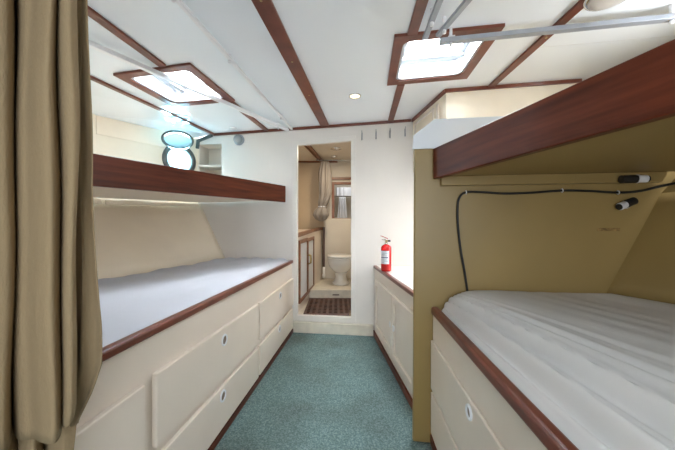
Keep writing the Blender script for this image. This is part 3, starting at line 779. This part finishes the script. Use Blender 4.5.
# towel on a rail beyond the opening
t = thing('towel_rail', 'slim rail beyond the washroom opening', 'rail', (.15, 5.3, 1.50))
MB().tube([(-.15, 5.3, 1.52), (.45, 5.3, 1.52)], .008, 10).build('bar', CHROME, t)
for xx in (-.14, .44): MB().tube([(xx, 5.3, 1.52), (xx, 5.465, 1.52)], .006, 8).build('post', CHROME, t)
m = MB(); m.grid(30, 30, lambda a, b: (lerp(-.02, .30, a)*1 + .02*math.sin(9*a), 5.275 + .012*math.sin(22*a), lerp(1.53, 1.68, b)))
tag(m.build('folded_towel', TOWEL, smooth=True, solid=.03), 'rolled pale towel on top of the rail beyond the opening', 'towel')
def tw(a, b):
    wd = .055 + .05*(1-b)**1.3 if b < 1 else .055
    return (.085 + (a-.5)*2*wd + .0, 5.255 + .014*math.sin(a*20), lerp(.98, 1.51, b))
m = MB(); m.grid(40, 24, tw)
tag(m.build('hanging_towel', TOWEL, smooth=True, solid=.012), 'white towel hanging narrow and gathered beyond the washroom opening', 'towel')

# wooden grating
m = MB()
gx0, gx1, gy0, gy1 = -.325, .40, 2.96, 3.60
for k in range(14):
    xx = lerp(gx0, gx1, k/13)
    m.box(xx-.012, xx+.012, gy0, gy1, .121, .145)
for k in range(12):
    yy = lerp(gy0+.012, gy1-.012, k/11)
    m.box(gx0-.011, gx1+.011, yy-.011, yy+.011, .1215, .1435)
tag(m.build('floor_grating', DKWOOD), 'dark wooden lattice grating on the washroom floor', 'grating')

# vanity cabinet
v_ = thing('vanity_cabinet', 'washroom cabinet with teak framed pale doors left of the toilet', 'cabinet', (-.5, 3.6, .12))
cornr = [(-.405, 3.0), (-.318, 3.93), (-.225, 4.355), (-.78, 4.355), (-.78, 3.0)]
m = MB(); m.plate(cornr, [], lambda x, y: (x, y, .1195), lambda x, y: (x, y, .90+.045*(y-3))); m.build('body', CREAM, v_)
VF = Fr(cornr[0], cornr[1], 1)
if VF.n.x < 0: VF.n = -VF.n
V2 = Fr(cornr[1], cornr[2], 1)
if V2.n.x < 0: V2.n = -V2.n
m = MB(); VF.box(m, .02, VF.L, -.03, .012, .895, .935, .93, .965); V2.box(m, 0, V2.L, -.03, .012, .93, .965, .95, .985); m.build('counter_edge', ORWOOD, v_)
for (u0, u1) in ((.06, .50), (.50, .925)):
    mm = MB(); fw = .035
    mm.plate([(u0, .215), (u1, .215), (u1, .872), (u0, .86)], [[(u0+fw, .25), (u1-fw, .25), (u1-fw, .835), (u0+fw, .825)]], lambda u, z: VF.p(u, .0006, z), lambda u, z: VF.p(u, .018, z))
    dd_ = mm.build('door', ORWOOD, v_)
    mm = MB(); VF.box(mm, u0+fw+.001, u1-fw-.001, .001, .008, .251, .824); mm.build('door_panel', PALEB, dd_)
    uh = .475 if u0 < .3 else .525
    mm = MB(); mm.tube([VF.p(uh, .018, .57), VF.p(uh, .045, .575), VF.p(uh, .048, .62), VF.p(uh, .045, .665), VF.p(uh, .018, .67)], .007, 8); mm.build('handle', BRASS, dd_, smooth=True)
# post and pipe by the vanity
m = MB(); m.box(-.206, -.183, 4.30, 4.345, .42, .99)
t = thing('corner_post', 'slim brown post at the end of the washroom cabinet', 'post', (-.21, 4.32, .235))
m.build('post', DKWOOD, t)
MB().lathe([(.028, 0), (.028, .05), (.02, .06), (.02, .16)], (-.195, 4.30, .26), n=16).build('drain_fitting', PORC, t, smooth=True)

# toilet
tx, ty = .045, 4.02
t = thing('toilet', 'white porcelain toilet on the raised washroom floor', 'toilet', (tx, ty, .2345))
def loft(rows, cx=tx, cy=ty, n=36):
    mm = MB(); rg = []
    for z, rx, ry, oy in rows:
        rg.append([mm.bm.verts.new((cx+rx*math.cos(2*PI*k/n), cy+oy+ry*math.sin(2*PI*k/n), z)) for k in range(n)])
    for a, b in zip(rg, rg[1:]):
        for k in range(n): mm.bm.faces.new((a[k], a[(k+1) % n], b[(k+1) % n], b[k]))
    mm.bm.faces.new(rg[0]); mm.bm.faces.new(rg[-1]); return mm
loft([(.2345, .115, .17, .03), (.25, .115, .17, .03), (.27, .085, .14, .03), (.33, .075, .12, .03), (.39, .085, .13, .02)]).build('pedestal', PORC, t, smooth=True)
loft([(.39, .085, .13, .02), (.42, .115, .16, .01), (.47, .155, .20, 0), (.52, .172, .22, 0), (.565, .178, .225, 0), (.572, .172, .22, 0)]).build('bowl', PORC, t, smooth=True)
loft([(.574, .178, .225, 0), (.578, .187, .232, 0), (.590, .187, .232, 0), (.594, .18, .225, 0)]).build('seat', PORC, t, smooth=True)
loft([(.599, .178, .225, 0), (.603, .186, .232, 0), (.615, .186, .232, 0), (.621, .172, .215, 0)]).build('lid', PORC, t, smooth=True)
MB().tube([(tx-.07, ty+.215, .60), (tx+.07, ty+.215, .60)], .012, 10).build('hinge', CHROME, t)

# shower curtain tied in a bunch
def sc_(a, b):
    z = lerp(1.90, 1.07, b)
    ks = [(1.90, .055), (1.75, .085), (1.5, .085), (1.34, .070), (1.27, .050), (1.22, .085), (1.16, .105), (1.10, .07), (1.07, .02)]
    rr = .05
    for (za, wa), (zb, wb) in zip(ks, ks[1:]):
        if zb <= z <= za: rr = lerp(wa, wb, (za-z)/(za-zb))
    th = 2*PI*a
    r2 = rr*(1 + .16*math.sin(9*th + 2*b) + .06*math.sin(17*th))
    cx = -.175 - .055*max(0, min(1, (1.45-z)/.25))
    return (cx + r2*.95*math.cos(th), 4.19 + r2*math.sin(th), z)
m = MB(); m.grid(100, 60, sc_)
bmesh.ops.remove_doubles(m.bm, verts=m.bm.verts, dist=.0005)
t = thing('shower_curtain', 'pale grey shower curtain gathered into a hanging knot in the washroom', 'shower curtain', (-.19, 4.19, 1.07))
m.build('cloth', SHCLOTH, t, smooth=True)
MB().ring((-.215, 4.19, 1.275), (0, 0, 1), .050, .007, 24).build('tie', WHITEP, t)
MB().tube([(-.30, 4.19, 1.925), (.54, 4.19, 1.925)], .008, 10).build('rod', CHROME, t)
for x_, y_, rr, lab in ((-.02, 3.69, .066, 'nearer and larger round chrome light on the washroom ceiling'), (-.045, 4.10, .048, 'farther small round chrome light on the washroom ceiling')):
    t = thing('washroom_light', lab, 'ceiling light', (x_, y_, hz), 'round chrome lights on the washroom ceiling')
    MB().ring((x_, y_, hz-.008), (0, 0, 1), rr-.008, .008, 28).build('rim', CHROME, t, smooth=True)
    MB().lathe([(rr-.012, -.006), (rr*.5, -.022), (.006, -.026)], (x_, y_, hz), n=24).build('dome', CHROME, t, smooth=True)
area('washroom_lamp', (-.02, 3.69, hz-.035), (0, 0, -1), .1, .1, 3.0, (1, .84, .64), 'DISK')
area('far_compartment_lamp', (.2, 4.95, hz-.01), (0, 0, -1), .3, .3, 1.2, (.95, .97, 1), 'DISK')
